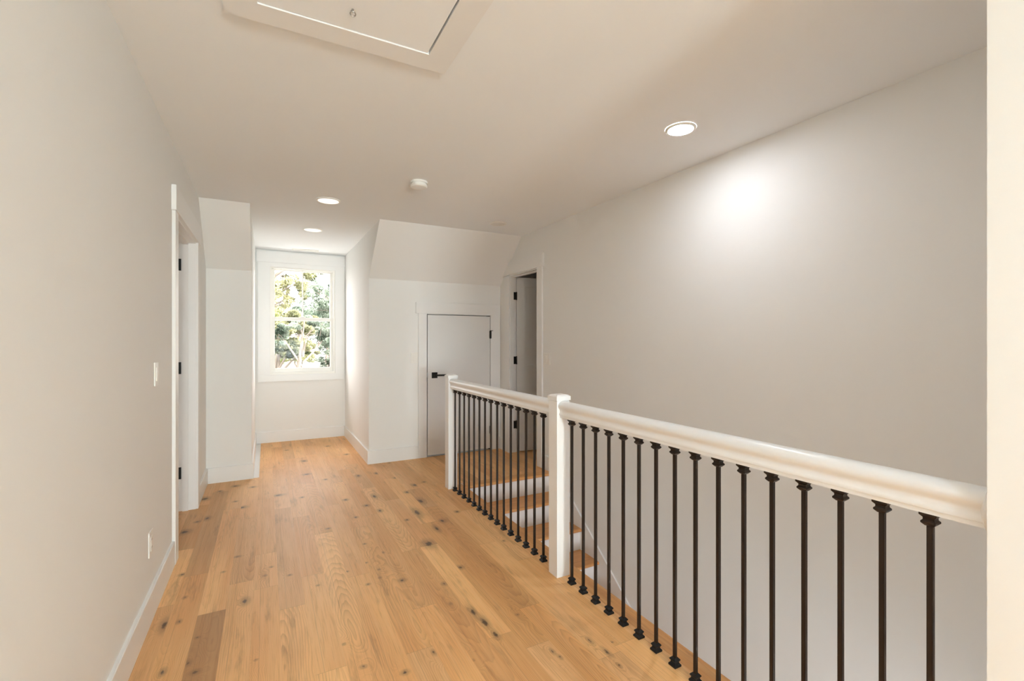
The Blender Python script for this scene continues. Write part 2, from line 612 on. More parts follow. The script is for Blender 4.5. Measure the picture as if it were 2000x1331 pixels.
pm = PlankMesh()
for k in range(-6, 13):
    xa, xb = X0 + k * PITCH, X0 + (k + 1) * PITCH
    if xb <= -0.62 or xa >= EDGE:
        continue
    xa, xb = max(xa, -0.6), min(xb, EDGE)
    top = YW if (XA - 0.05 < xa and xb < XB + 0.06) else YF
    if xb < XL + 0.01:
        lay(pm, k, xa, xb, 3.37, 4.32)
    else:
        lay(pm, k, xa, xb, YB, top)
for k in range(12, 23):                         # the landing at the head of the stairs
    xa, xb = max(X0 + k * PITCH, EDGE), min(X0 + (k + 1) * PITCH, 2.62)
    if xb > xa + 0.01:
        lay(pm, k, xa, xb, 3.935, YF)
floor = struct(pm.build('floor', M_oak), 'knotty natural oak plank floor of the upstairs hall and landing')
sub = [( -0.6, 1.45, YB, YF, -0.28, -0.004), (-0.2, 1.0, YF, YW + 0.12, -0.28, -0.004), (1.45, 2.62, 3.90, YF + .1, -0.28, -0.004)]
struct(boxes('floor_structure', sub, M_trim))
# rooms beyond the two open doors
for nm, (xa, xb, ya, yb) in (('floor_left_room', (-3.2, -0.6, 2.6, 5.4)), ('floor_right_room', (2.62, 4.6, 3.3, 5.6))):
    p2 = PlankMesh()
    n_ = int((xb - xa) / PITCH) + 1
    for i in range(n_):
        a = xa + i * (xb - xa) / n_
        p2.plank(a, a + (xb - xa) / n_, ya, yb, 4, 0.1, (random.random(), random.random(), random.random()), 0)
    struct(p2.build(nm, M_oak))

# rounded oak nosing along the stairwell edge and across the landing
bm = BM()
nose = [(EDGE, 0.0), (EDGE, -0.03)] + [(1.563 + 0.015 * math.cos(t), -0.015 + 0.015 * math.sin(t)) for t in np.linspace(-math.pi / 2, math.pi / 2, 9)]
prism(bm, nose, 'Y', YN, 3.93)
struct(finish('trim_1', bm, M_oakY), 'oak nosing board along the open stairwell edge under the railing')
bm = BM()
nose2 = [(3.935, 0.0), (3.935, -0.03)] + [(3.853 - 0.015 * math.cos(t), -0.015 + 0.015 * math.sin(t)) for t in np.linspace(-math.pi / 2, math.pi / 2, 9)]
prism(bm, nose2, 'X', 1.5785, 2.498)
struct(finish('trim_2', bm, M_oakX), 'oak nosing board at the landing edge above the first riser')

# ------------------------------------------------------------------ walls
OA, OB = 3.37, 4.315      # rough opening of the left door
struct(boxes('wall_left', [(-0.595, XL, YB, OA, -0.02, C), (-0.595, XL, OA, OB, 2.075, C), (-0.595, XL, OB, YF, -0.02, C)], M_wall))
# far walls with knee wall and sloped ceiling, solid back to the dormer window wall
sec = [(YF, -0.02), (YW, -0.02), (YW, C), (4.48, C), (YF, 1.955)]
bm = BM()
prism(bm, sec, 'X', -0.6, XA)
struct(finish('wall_far_left', bm, M_wall), 'far wall left of the dormer with knee wall, slope and dormer side')
DX0, DX1, DZ = 1.575, 2.364, 1.595
bm = BM()
prism(bm, sec, 'X', XB, DX0)
prism(bm, [(YF, DZ), (YW, DZ), (YW, C), (4.48, C), (YF, 1.955)], 'X', DX0, DX1)
prism(bm, sec, 'X', DX1, 2.62)
box(bm, DX0, DX1, YF + 0.12, YF + 0.2, -0.02, DZ)
struct(finish('wall_far_right', bm, M_wall), 'far wall right of the dormer with knee wall and slope')
WX0, WX1, WZ0, WZ1 = 0.045, 0.825, 0.86, 2.243
struct(boxes('wall_window', [(-0.6, WX0, YW, 6.80, -0.3, C), (WX1, 2.62, YW, 6.80, -0.3, C), (WX0, WX1, YW, 6.80, -0.3, WZ0), (WX0, WX1, YW, 6.80, WZ1, C)], M_wall))
RA, RB = 4.115, 4.765     # rough opening of the right door
struct(boxes('wall_right', [(XR, 2.613, YN - 0.3, RA, -2.9, C), (XR, 2.613, RA, RB, 2.07, C), (XR, 2.613, RA, RB, -2.9, -0.02), (XR, 2.613, RB, YF + .05, -2.9, C)], M_wall))
struct(boxes('wall_near_right', [(1.38, 1.50, YB, YN - .12, -0.3, C), (1.38, 2.6, YN - .12, YN, -0.3, C)], M_wall))
struct(boxes('ceiling_lower_hall', [(1.3, 2.62, -2.1, YN, -0.42, -0.3)], M_ceil))
struct(boxes('wall_stair_left', [(1.44, 1.56, YN, 3.87, -2.9, -0.031)], M_wall))
struct(boxes('wall_stair_back', [(1.44, 2.6, 3.9, 4.0, -2.9, -0.285)], M_wall))
struct(boxes('floor_lower', [(1.3, 3.0, -2.1, 4.2, -2.95, -2.85)], M_oakX))
struct(boxes('wall_lower_hall', [(1.2, 1.3, -2.1, YN + .1, -2.95, -0.3), (2.62, 2.72, -2.1, YN + .1, -2.95, -0.3), (1.3, 2.62, -2.2, -2.1, -2.95, -0.3), (1.3, 1.44, YN, YN + .1, -2.95, -0.3)], M_wall))
# back of the hall: a wall with an added window opening for fill light
struct(boxes('wall_back', [(-0.6, 0.0, YB - .12, YB, -0.3, C), (1.36, 2.6, YB - .12, YB, -0.3, C), (0.0, 1.36, YB - .12, YB, -0.3, 0.5), (0.0, 1.36, YB - .12, YB, 2.2, C)], M_wall))
# rooms beyond
struct(boxes('wall_left_room', [(-3.3, -3.2, 2.5, 5.5, -0.1, C), (-3.2, -0.6, 2.4, 2.5, -0.1, C), (-3.2, -0.6, 5.4, 5.5, -0.1, C)], M_wall))
struct(boxes('wall_right_room', [(4.5, 4.6, 3.2, 5.6, -0.1, C), (2.62, 4.5, 3.2, 3.3, -0.1, C), (2.62, 4.5, 5.4, 5.5, -0.1, C)], M_wall))

HX0, HX1, HY0, HY1 = -0.03, 0.575, 0.40, 1.789
struct(boxes('ceiling', [(-0.6, HX0, YB, 6.80, C, C + .12), (HX1, 2.62, YB, 6.80, C, C + .12), (HX0, HX1, YB, HY0, C, C + .12), (HX0, HX1, HY1, 6.80, C, C + .12),
                         (HX0, HX1, HY0, HY1, C + .1, C + .12)], M_ceil))
struct(boxes('ceiling_left_room', [(-3.3, -0.6, 2.4, 5.5, C, C + .1)], M_ceil))
struct(boxes('ceiling_right_room', [(2.62, 4.6, 3.2, 5.6, C, C + .1)], M_ceil))


# ------------------------------------------------------------------ baseboards
def base_prof(x, sgn, h=0.14, t=0.015):
    return [(x, 0.0), (x + sgn * t, 0.0), (x + sgn * t, h - 0.004), (x + sgn * (t - 0.003), h), (x, h)]


def baseY(name, x, sgn, y0, y1, label):     # runs along Y
    bm = BM()
    prism(bm, base_prof(x, sgn), 'Y', y0, y1)
    return struct(finish(name, bm, M_trim), label)


def baseX(name, y, x0, x1, label):          # runs along X on a wall facing -Y
    bm = BM()
    prism(bm, base_prof(y, -1), 'X', x0, x1)
    return struct(finish(name, bm, M_trim), label)


baseY('baseboard_left', XL, 1, YB, 3.283, 'white baseboard along the near left wall')
baseY('baseboard_left_far', XL, 1, 4.402, YF, 'white baseboard between the left door and the far wall')
baseX('baseboard_far_left', YF, XL + .015, XA + .015, 'white baseboard under the knee wall left of the dormer')
baseY('baseboard_dormer_left', XA, 1, YF, YW, 'white baseboard on the left side of the dormer')
baseX('baseboard_dormer', YW, XA + .015, XB - .015, 'white baseboard under the dormer window')
baseY('baseboard_dormer_right', XB, -1, YF, YW, 'white baseboard on the right side of the dormer')
baseX('baseboard_far_right', YF, XB - .015, 1.483, 'white baseboard between the dormer and the small door')
baseY('baseboard_right', XR, -1, 3.88, 4.028, 'short white baseboard below the right light switch')
baseY('baseboard_right_far', XR, -1, 4.86, YF, 'short white baseboard in the far right corner')
baseY('baseboard_near_right', 1.38, -1, YB, YN, 'white baseboard along the near right wall')


# ------------------------------------------------------------------ dormer window
win = struct(empty('window_1', ((WX0 + WX1) / 2, YW, WZ0)), 'white double-hung window in the dormer with trees outside')
y0, y1 = YW - 0.018, YW
boxes('window_casing', [(-0.092, WX0, y0, y1, 0.86, 2.297), (WX1, 0.946, y0, y1, 0.86, 2.297), (-0.092, 0.946, y0, y1, 0.775, 0.86), (WX0, WX1, y0, y1, WZ1, 2.297)], M_trim, win, bevel=0.0015)
boxes('head_casing', [(-0.108, 0.954, y0 - .006, y1, 2.297, 2.440)], M_trim, win, bevel=0.0015)
fy0, fy1 = YW - 0.004, YW + 0.125
t = 0.022
boxes('window_frame', [(WX0, WX0 + t, fy0, fy1, WZ0, WZ1), (WX1 - t, WX1, fy0, fy1, WZ0, WZ1), (WX0 + t, WX1 - t, fy0, fy1, WZ0, WZ0 + t + .008), (WX0 + t, WX1 - t, fy0, fy1, WZ1 - t + .006, WZ1)], M_vinyl, win, bevel=0.001)
ix0, ix1 = WX0 + t, WX1 - t


def sash(nm, za, zb, ya, muntin):
    s = 0.034
    lst = [(ix0, ix0 + s, ya, ya + .035, za, zb), (ix1 - s, ix1, ya, ya + .035, za, zb), (ix0 + s, ix1 - s, ya, ya + .035, za, za + (0.052 if not muntin else 0.045)),
           (ix0 + s, ix1 - s, ya, ya + .035, zb - (0.040 if muntin is False else 0.022), zb)]
    o = boxes(nm, lst, M_vinyl, win, bevel=0.0015)
    if muntin:
        boxes('muntin', [(0.424, 0.440, ya + .006, ya + .028, za + .044, zb - .021)], M_vinyl, o)
    boxes('glass_pane', [(ix0 + s - .004, ix1 - s + .004, ya + .015, ya + .020, za + .02, zb - .015)], M_glass, o)
    return o


sash('upper_sash', 1.560, 2.232, YW + 0.085, True)
sash('lower_sash', 0.888, 1.600, YW + 0.045, False)
boxes('sash_lock', [(0.395, 0.465, YW + .030, YW + .05, 1.598, 1.610)], M_vinyl, win, bevel=0.003)

# unseen window added behind the camera to let fill light in
w2 = struct(empty('window_added', (0.68, YB, 0.5)), 'added wide white window behind the camera, letting fill light into the hall')
boxes('window_frame', [(0.0, 0.06, YB - .1, YB - .02, 0.5, 2.2), (1.30, 1.36, YB - .1, YB - .02, 0.5, 2.2), (0.06, 1.30, YB - .1, YB - .02, 0.5, 0.57), (0.06, 1.30, YB - .1, YB - .02, 2.13, 2.2),
                       (0.06, 1.30, YB - .08, YB - .04, 1.32, 1.38)], M_vinyl, w2)
boxes('glass_pane', [(0.06, 1.30, YB - .065, YB - .06, 0.57, 2.13)], M_glass, w2)
portal('rear_portal', (0.68, YB - 0.13, 1.35), (1.4, 1.7), (0, 1, 0))


# ------------------------------------------------------------------ doors
def hinge(parent, loc, hgt, leafs, r=0.0065):
    bm = BM()
    for lf in leafs:
        box(bm, *lf)
    x, y, z = loc
    lathe(bm, [(0.002, -hgt / 2 - .004), (r, -hgt / 2 - .002), (r, hgt / 2 + .002), (0.002, hgt / 2 + .005)], (x, y, z), 16)
    return finish('hinge', bm, M_black, parent)


# door_1: left wall, standing open into the room
d1 = struct(empty('door_1', (XL, 3.84, 0)), 'open white door in the left wall, only its frame and hinged edge showing')
JA, JB, JZ = 3.39, 4.297, 2.045
boxes('casing', [(XL, XL + .018, 3.285, JA - .005, 0, 2.055), (XL, XL + .018, JB + .005, 4.402, 0, 2.055)], M_trim, d1, bevel=0.0015)
boxes('head_casing', [(XL, XL + .024, 3.268, 4.418, 2.055, 2.20)], M_trim, d1, bevel=0.0015)
boxes('jamb', [(-0.60, XL + .002, OA, JA, 0, JZ), (-0.60, XL + .002, JB, OB, 0, JZ), (-0.60, XL + .002, OA, OB, JZ, JZ + .028)], M_trim, d1, bevel=0.001)
boxes('door_stop', [(-0.562, -0.525, JA, JA + .012, 0, JZ - .012), (-0.562, -0.525, JB - .012, JB, 0, JZ - .012), (-0.562, -0.525, JA, JB, JZ - .012, JZ)], M_trim, d1)
bm = BM()
box(bm, -1.50, -0.612, JB - .040, JB - .005, 0.008, 2.035)
s1 = finish('door_slab', bm, M_door, d1, bevel=0.0015)
for z in (1.877, 1.09, 0.29):
    hinge(s1, (-0.603, JB - .005, z), 0.09, [(-0.606, -0.570, JB - .003, JB, z - .045, z + .045), (-0.6125, -0.6105, JB - .04, JB - .005, z - .045, z + .045)])

# door_2: small flat knee-wall door
d2 = struct(empty('door_2', (1.97, YF, 0)), 'small white flat access door in the far knee wall')
yk = YF - 0.018
boxes('casing', [(1.484, 1.579, yk, YF, 0, 1.60), (2.360, 2.472, yk, YF, 0, 1.60)], M_trim, d2, bevel=0.0015)
boxes('head_casing', [(1.455, 2.484, yk - .005, YF, 1.60, 1.724)], M_trim, d2, bevel=0.0015)
boxes('jamb', [(1.575, 1.579, YF, YF + .11, 0, 1.595), (2.360, 2.364, YF, YF + .11, 0, 1.595)], M_gap_shade, d2)  # jamb sides coloured near-black: the shade of the door gap painted in
bm = BM()
box(bm, 1.589, 2.3555, YF - .012, YF + .023, 0.020, 1.586)
s2 = finish('door_slab', bm, M_door, d2, bevel=0.0015)
for z in (1.37, 0.24):
    hinge(s2, (2.3575, YF - .022, z), 0.09, [(2.345, 2.372, YF - .0205, YF - .0185, z - .045, z + .045)], 0.006)
bm = BM()
tube(bm, [(2.358, YF - .028, 1.417), (2.388, YF - .030, 1.417)], 0.003, 8)
finish('hinge_pin', bm, M_black, s2)
lh = boxes('door_handle', [(1.636, 1.701, YF - .020, YF - .012, 0.878, 0.943)], M_black, s2, bevel=0.001)
bm = BM()
tube(bm, [(1.668, YF - .02, 0.911), (1.668, YF - .06, 0.911)], 0.010, 14)
box(bm, 1.660, 1.790, YF - .068, YF - .056, 0.902, 0.921)
finish('lever', bm, M_black, lh)
boxes('latch_plate', [(1.5795, 1.5885, YF - .0195, YF - .011, 0.885, 0.94)], M_steel, d2)

# door_3: right wall, open into the next room
d3 = struct(empty('door_3', (XR, 4.44, 0)), 'open white two-panel door in the right wall by the landing')
RJA, RJB = 4.135, 4.745
slope = lambda z: 4.48 + (C - z) * (YF - 4.48) / (C - 1.955)
boxes('casing', [(XR - .018, XR, 4.030, RJA - .005, 0, 2.055)], M_trim, d3, bevel=0.0015)
bm = BM()
prism(bm, [(RJB + .005, 0.0), (4.858, 0.0), (4.858, 2.040), (RJB + .005, 2.0545)], 'X', XR - .018, XR)
prism(bm, [(4.012, 2.055), (slope(2.055) - .002, 2.055), (slope(2.20) - .002, 2.20), (4.012, 2.20)], 'X', XR - .024, XR)
finish('head_casing', bm, M_trim, d3)
boxes('jamb', [(XR - .002, 2.613, RA, RJA, 0, JZ), (XR - .002, 2.575, RJB, RB, 0, JZ), (XR - .002, 2.613, RA, RB, JZ, JZ + .024)], M_trim, d3, bevel=0.001)
boxes('door_stop', [(2.54, 2.575, RJA, RJA + .012, 0, JZ), (2.54, 2.575, RJA, RJB, JZ - .012, JZ)], M_trim, d3)
dw, dz0, dz1 = 0.60, 0.010, 2.035
sl = empty('door_slab_pivot', (2.578, RJB - .002, 0))
# slab built in local axes then turned ten degrees past square
bm = BM()
st, th = 0.11, 0.035
box(bm, 0, st, 0, th, dz0, dz1)
box(bm, dw - st, dw, 0, th, dz0, dz1)
for za, zb in ((dz0, 0.25), (0.836, 1.01), (dz1 - .11, dz1)):
    box(bm, st, dw - st, 0, th, za, zb)
box(bm, st, dw - st, .013, th - .013, 0.25, 0.836)
box(bm, st, dw - st, .013, th - .013, 1.01, dz1 - .11)
rot = Matrix.Translation((2.578, RJB - .004, 0)) @ Matrix.Rotation(math.radians(-8), 4, 'Z')
bmesh.ops.transform(bm, matrix=rot, verts=bm.verts)
bpy.data.objects.remove(sl)
s3 = finish('door_slab', bm, M_door, d3)
for z in (1.818, 1.07, 0.322):
    hinge(s3, (2.574, RJB - .008, z), 0.088, [(2.540, 2.574, RJB - .003, RJB, z - .044, z + .044)], 0.0065)

# skirt board of the stairs on the right wall and left side
def skirt(x0, x1, parent, name):
    zt = lambda y: -0.2 + 0.776 * (y - 3.464)
    bm = BM()
    prism(bm, [(3.88, 0.14), (3.84, 0.14), (3.80, zt(3.80)), (0.60, zt(0.60)), (0.60, zt(0.60) - 0.36), (3.88, zt(3.88) - 0.36)], 'X', x0, x1)
    return finish(name, bm, M_trim, parent)


# ------------------------------------------------------------------ staircase
stair = tag(empty('staircase', (2.03, 2.3, -2.85)), 'enclosed descending staircase with oak treads and white risers beside the right wall', 'staircase')
for i in range(15):
    yr = LAND - 0.0 + 0.0 - i * RUN       # riser plane
    zt = -i * RISE
    boxes('riser', [(1.562, 2.483, yr, yr + .018, zt - RISE, zt - .031)], M_trim, stair)
    if i < 14:
        yn = LAND - (i + 1) * RUN - 0.025
        z1_ = -(i + 1) * RISE
        bm = BM()
        pr_ = [(yr + .0, z1_), (yr + .0, z1_ - .028)] + [(yn + .014 - .014 * math.cos(tt), z1_ - .014 + .014 * math.sin(tt)) for tt in np.linspace(-math.pi / 2, math.pi / 2, 9)]
        prism(bm, pr_, 'X', 1.562, 2.483)
        finish('tread', bm, M_oakX, stair)
skirt(2.483, 2.4965, stair, 'skirt_board')

# ------------------------------------------------------------------ railing
rail = tag(empty('stair_railing', (1.445, 2.1, 0)), 'white wooden railing with dark iron balusters guarding the stairwell', 'railing')
RX = 1.445


def newel(xc, y0_, w=0.084):
    bm = BM()
    box(bm, xc - w / 2, xc + w / 2, y0_, y0_ + w, 0, 0.966)
    o = finish('newel_post', bm, M_rail, rail, bevel=0.003)
    yc = y0_ + w / 2
    bm = BM()
    box(bm, xc - w / 2 + .003, xc + w / 2 - .003, y0_ + .003, y0_ + w - .003, 0.965, 0.970)
    c = w / 2 + .004
    # shallow hipped top
    vs = box(bm, xc - c, xc + c, yc - c, yc + c, 0.970, 0.992)
    top = box(bm, xc - c + .001, xc + c - .001, yc - c + .001, yc + c - .001, 0.992, 1.000)
    for v in top[4:]:
        v.co.x = xc + (v.co.x - xc) * 0.72
        v.co.y = yc + (v.co.y - yc) * 0.72
    finish('post_cap', bm, M_rail, o)
    return o


newel(RX, 2.12)
newel(RX, 3.825)
prof = [(-.024, .878), (-.024, .889), (-.029, .891), (-.030, .897), (-.028, .902), (-.0255, .908), (-.0245, .914), (-.026, .921), (-.031, .927), (-.0345, .934), (-.0355, .942), (-.033, .951),
        (-.026, .959), (-.015, .964), (0, .966)]
prof = prof + [(-a, b_) for a, b_ in prof[-2::-1]]
for ya, yb in ((YN + .010, 2.12), (2.204, 3.825)):
    bm = BM()
    prism(bm, [(RX + a, b_) for a, b_ in prof], 'Y', ya, yb)
    hr = finish('handrail', bm, M_rail, rail)
    for p in hr.data.polygons:
        p.use_smooth = len(p.vertices) == 4 and True
    try:
        hr.data.set_sharp_from_angle(angle=math.radians(50))
    except Exception:
        pass
    if ya < 1:
        bm = BM()
        lathe(bm, [(0.050, 0.0), (0.052, 0.004), (0.050, 0.010), (0.043, 0.014), (0.040, 0.015), (0.036, 0.018)], (RX, YN, 0.918), 40, 'Y')
        for v in bm.verts:
            v.co.z = 0.918 + (v.co.z - 0.918) * 1.12
        finish('rosette', bm, M_rail, hr, smooth=False)


def shoe_mesh(name, flip):
    bm = BM()
    sg = -1 if flip else 1
    z0 = 0.878 if flip else 0.0
    secs = [(0.0175, 0.0), (0.0175, 0.007), (0.0115, 0.014), (0.0115, 0.019), (0.0150, 0.023), (0.0150, 0.027), (0.0085, 0.034)]
    rings = []
    for r, z in secs:
        rings.append([bm.verts.new((sx * r, sy * r, z0 + sg * z)) for sx, sy in ((-1, -1), (1, -1), (1, 1), (-1, 1))])
    for a, b_ in zip(rings, rings[1:]):
        for i in range(4):
            bm.faces.new((a[i], a[(i + 1) % 4], b_[(i + 1) % 4], b_[i]))
    bm.faces.new(rings[0])
    bm.faces.new(rings[-1])
    bmesh.ops.recalc_face_normals(bm, faces=bm.faces)
    me = bpy.data.meshes.new(name)
    bm.to_mesh(me)
    bm.free()
    me.materials.append(M_shoe if not flip else M_iron)
    return me


bm = BM()
box(bm, -.0064, .0064, -.0064, .0064, 0.002, 0.876)
bmesh.ops.bevel(bm, geom=list(bm.edges), offset=0.0012, segments=2, affect='EDGES')
bar_me = bpy.data.meshes.new('baluster')
bm.to_mesh(bar_me)
bm.free()
bar_me.materials.append(M_iron)
foot_me, head_me = shoe_mesh('base_shoe', False), shoe_mesh('top_shoe', True)
ys = [0.525 + i * 0.1010 for i in range(16)] + [2.328 + i * 0.1031 for i in range(15)]
for y in ys:
    o = bpy.data.objects.new('baluster', bar_me)
    COL.objects.link(o)
    o.parent = rail
    o.location = Vector((RX, y, 0)) - rail.location
    for nm, me in (('base_shoe', foot_me), ('top_shoe', head_me)):
        c = bpy.data.objects.new(nm, me)
        COL.objects.link(c)
        c.parent = o

# ------------------------------------------------------------------ attic hatch
hatch = struct(empty('ceiling_hatch', (0.27, 1.1, C)), 'white framed attic access hatch in the ceiling')
w = 0.099
bm = BM()
ox0, ox1, oy0, oy1 = HX0 - w, HX1 + w, HY0 - w, HY1 + w
for poly in ([(ox0, oy1), (ox1, oy1), (HX1, HY1), (HX0, HY1)], [(ox0, oy0), (ox1, oy0), (HX1, HY0), (HX0, HY0)],
             [(ox0, oy0), (ox0, oy1), (HX0, HY1), (HX0, HY0)], [(ox1, oy0), (ox1, oy1), (HX1, HY1), (HX1, HY0)]):
    prism(bm, poly, 'Z', C - 0.015, C)
finish('hatch_frame', bm, M_trim, hatch)
boxes('hatch_lining', [(HX0, HX0 + .004, HY0, HY1, C - .0145, C + .1), (HX1 - .0005, HX1, HY0, HY1, C - .0145, C + .1), (HX0, HX1, HY1 - .0005, HY1, C - .0145, C + .1), (HX0, HX1, HY0, HY0 + .004, C - .0145, C + .1)], M_trim, hatch)
boxes('hatch_panel', [(HX0 + .006, HX1 - .006, HY0 + .006, HY1 - .003, C - .010, C + .012)], M_ceil, hatch, bevel=0.001)
bm = BM()
lathe(bm, [(0.010, -0.004), (0.010, -0.007), (0.004, -0.010), (0.003, -0.016)], (0.265, 1.672, C), 16)
tube(bm, [(0.265 + .009 * math.sin(a), 1.672, C - .026 + .009 * math.cos(a)) for a in np.linspace(0, 2 * math.pi, 15)], 0.0022, 6)
finish('pull_ring', bm, M_steel, hatch)


# ------------------------------------------------------------------ ceiling fixtures
def downlight(x, y, r, lens_m, lens_r, label, group='round recessed ceiling lights'):
    o = tag(empty('ceiling_light', (x, y, C)), label, 'ceiling light', group)
    bm = BM()
    seg = 48
    prof_ = [(r, -0.0005), (r, -0.004), (r - .006, -0.009), (lens_r + .002, -0.010), (lens_r, -0.008)]
    rings = [[bm.verts.new((x + a * math.cos(2 * math.pi * i / seg), y + a * math.sin(2 * math.pi * i / seg), C + z)) for i in range(seg)] for a, z in prof_]
    for A, B in zip(rings, rings[1:]):
        for i in range(seg):
            bm.faces.new((A[i], A[(i + 1) % seg], B[(i + 1) % seg], B[i]))
    finish('trim_ring', bm, M_plastic, o)
    bm = BM()
    lathe(bm, [(lens_r, -0.008), (lens_r * 0.5, -0.0095), (0.001, -0.010)], (x, y, C), seg)
    finish('lens', bm, lens_m, o)
    return o


downlight(1.995, 1.80, 0.080, M_lit, 0.065, 'lit round ceiling light shining over the stairs near the right wall')
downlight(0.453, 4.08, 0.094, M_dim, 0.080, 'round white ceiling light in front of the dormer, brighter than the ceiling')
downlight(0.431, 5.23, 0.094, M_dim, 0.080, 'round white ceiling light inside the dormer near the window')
downlight(2.020, 4.10, 0.086, M_off, 0.066, 'unlit round ceiling light over the landing in the far right corner')
downlight(0.45, -1.2, 0.09, M_lit_fill, 0.07, 'added fill lamp shaped as a round ceiling light just behind the camera')  # unseen, added with the next one as fill for the hall
downlight(0.45, -4.2, 0.09, M_lit_fill, 0.07, 'added fill lamp shaped as a round ceiling light near the back wall')

sd = tag(empty('smoke_detector', (0.985, 3.30, C)), 'small round white smoke detector on the hall ceiling', 'smoke detector')
bm = BM()
lathe(bm, [(0.062, 0.0), (0.062, -0.010), (0.060, -0.012)], (0.985, 3.30, C), 40)
finish('mounting_base', bm, M_plastic, sd)
bm = BM()
lathe(bm, [(0.052, -0.012), (0.052, -0.020), (0.059, -0.022), (0.060, -0.034), (0.054, -0.041), (0.030, -0.043)], (0.985, 3.30, C), 40)
finish('detector_body', bm, M_plastic, sd)

vent = tag(empty('air_vent', (0.445, 6.46, C)), 'thin white ceiling air vent close to the dormer window', 'air vent')
boxes('vent_frame', [(0.29, 0.60, 6.40, 6.412, C - .006, C), (0.29, 0.60, 6.508, 6.52, C - .006, C), (0.29, 0.302, 6.412, 6.508, C - .006, C), (0.588, 0.60, 6.412, 6.508, C - .006, C)], M_plastic, vent)
boxes('louver', [(0.302, 0.588, 6.412 + i * .016, 6.420 + i * .016, C - .008, C - .002) for i in range(6)], M_plastic, vent)


# ------------------------------------------------------------------ switches and outlets
def plate(name, c, face, width, label, cat, gangs=1, outlet=False):
    """face: 'X+' plate on the left wall, 'X-' on the right wall, 'Y-' on the far wall."""
    root = tag(empty(name, c), label, cat)

    def put(nm, a0, a1, z0, z1, d0, d1, m, parent, bev=0.0008):
        x, y, z = c
        if face == 'X+':
            b_ = (x + d0, x + d1, y + a0, y + a1, z + z0, z + z1)
        elif face == 'X-':
            b_ = (x - d1, x - d0, y + a0, y + a1, z + z0, z + z1)
        else:
            b_ = (x + a0, x + a1, y - d1, y - d0, z + z0, z + z1)
        return boxes(nm, [b_], m, parent, bevel=bev)
    put('wall_plate', -width / 2, width / 2, -.058, .058, 0, .0055, M_plastic, root, 0.002)
    for g in range(gangs):
        off = (g - (gangs - 1) / 2) * 0.046
        if outlet:
            r_ = put('receptacle', off - .0165, off + .0165, -.033, .033, .005, .0075, M_plastic, root)
            for sz in (-.018, .018):
                for sa in (-.006, .006):
                    put('slot', off + sa - .001, off + sa + .001, sz - .004, sz + .004, .0074, .0077, M_gap_shade, r_, 0)
        else:
            r_ = put('rocker', off - .0165, off + .0165, -.033, .033, .005, .0085, M_plastic, root, 0.0015)
    return root


plate('light_switch', (XL, 2.835, 1.135), 'X+', 0.075, 'white rocker light switch on the left wall beside the open door', 'light switch')
plate('power_outlet', (XL, 2.712, 0.350), 'X+', 0.075, 'white power outlet low on the left wall above the baseboard', 'outlet', outlet=True)
plate('light_switch', (1.440, YF, 1.108), 'Y-', 0.075, 'white light switch left of the small knee-wall door', 'light switch')
plate('light_switch', (XR, 3.955, 1.115), 'X-', 0.118, 'double white light switch on the right wall beside the landing door', 'light switch', gangs=2)


# ------------------------------------------------------------------ trees outside the window
def leaf_cloud(name, blobs, n, size, m, parent, seed):
    rg = np.random.default_rng(seed)
    sub_ = []
    for (bx, by, bz, br) in blobs:                  # break every clump into ragged tufts
        for _ in range(9):
            o_ = rg.normal(size=3) * np.array([.62, .62, .5]) * br
            sub_.append((bx + o_[0], by + o_[1], bz + o_[2], br * rg.uniform(.22, .5)))
    blobs = sub_
    tot = sum(b_[3] ** 2 for b_ in blobs)
    V = []
    for (bx, by, bz, br) in blobs:
        k = int(n * br ** 2 / tot)
        d = rg.normal(size=(k, 3))
        d /= np.linalg.norm(d, axis=1)[:, None]
        rr = br * rg.uniform(0.55, 1.0, (k, 1)) ** 0.6
        P = np.array([bx, by, bz]) + d * rr * np.array([1.15, 1, 0.75])
        a = rg.normal(size=(k, 3))
        a /= np.linalg.norm(a, axis=1)[:, None]
        b2 = np.cross(a, rg.normal(size=(k, 3)))
        b2 /= np.linalg.norm(b2, axis=1)[:, None]
        s = size * rg.uniform(0.5, 1.3, (k, 1))
        V.append(np.stack([P - a * s, P - b2 * s * .45, P + a * s, P + b2 * s * .45], 1).reshape(-1, 3))
    V = np.concatenate(V)
    q = len(V) // 4
    me = bpy.data.meshes.new(name)
    me.vertices.add(len(V))
    me.vertices.foreach_set('co', V.ravel())
    me.loops.add(q * 4)
    me.loops.foreach_set('vertex_index', np.arange(q * 4))
    me.polygons.add(q)
    me.polygons.foreach_set('loop_start', np.arange(0, q * 4, 4))
    me.update(calc_edges=True)
    me.materials.append(m)
    o = bpy.data.objects.new(name, me)
    COL.objects.link(o)
    o.parent = parent
    o.matrix_parent_inverse = parent.matrix_world.inverted()
    return o


GZ = -3.3


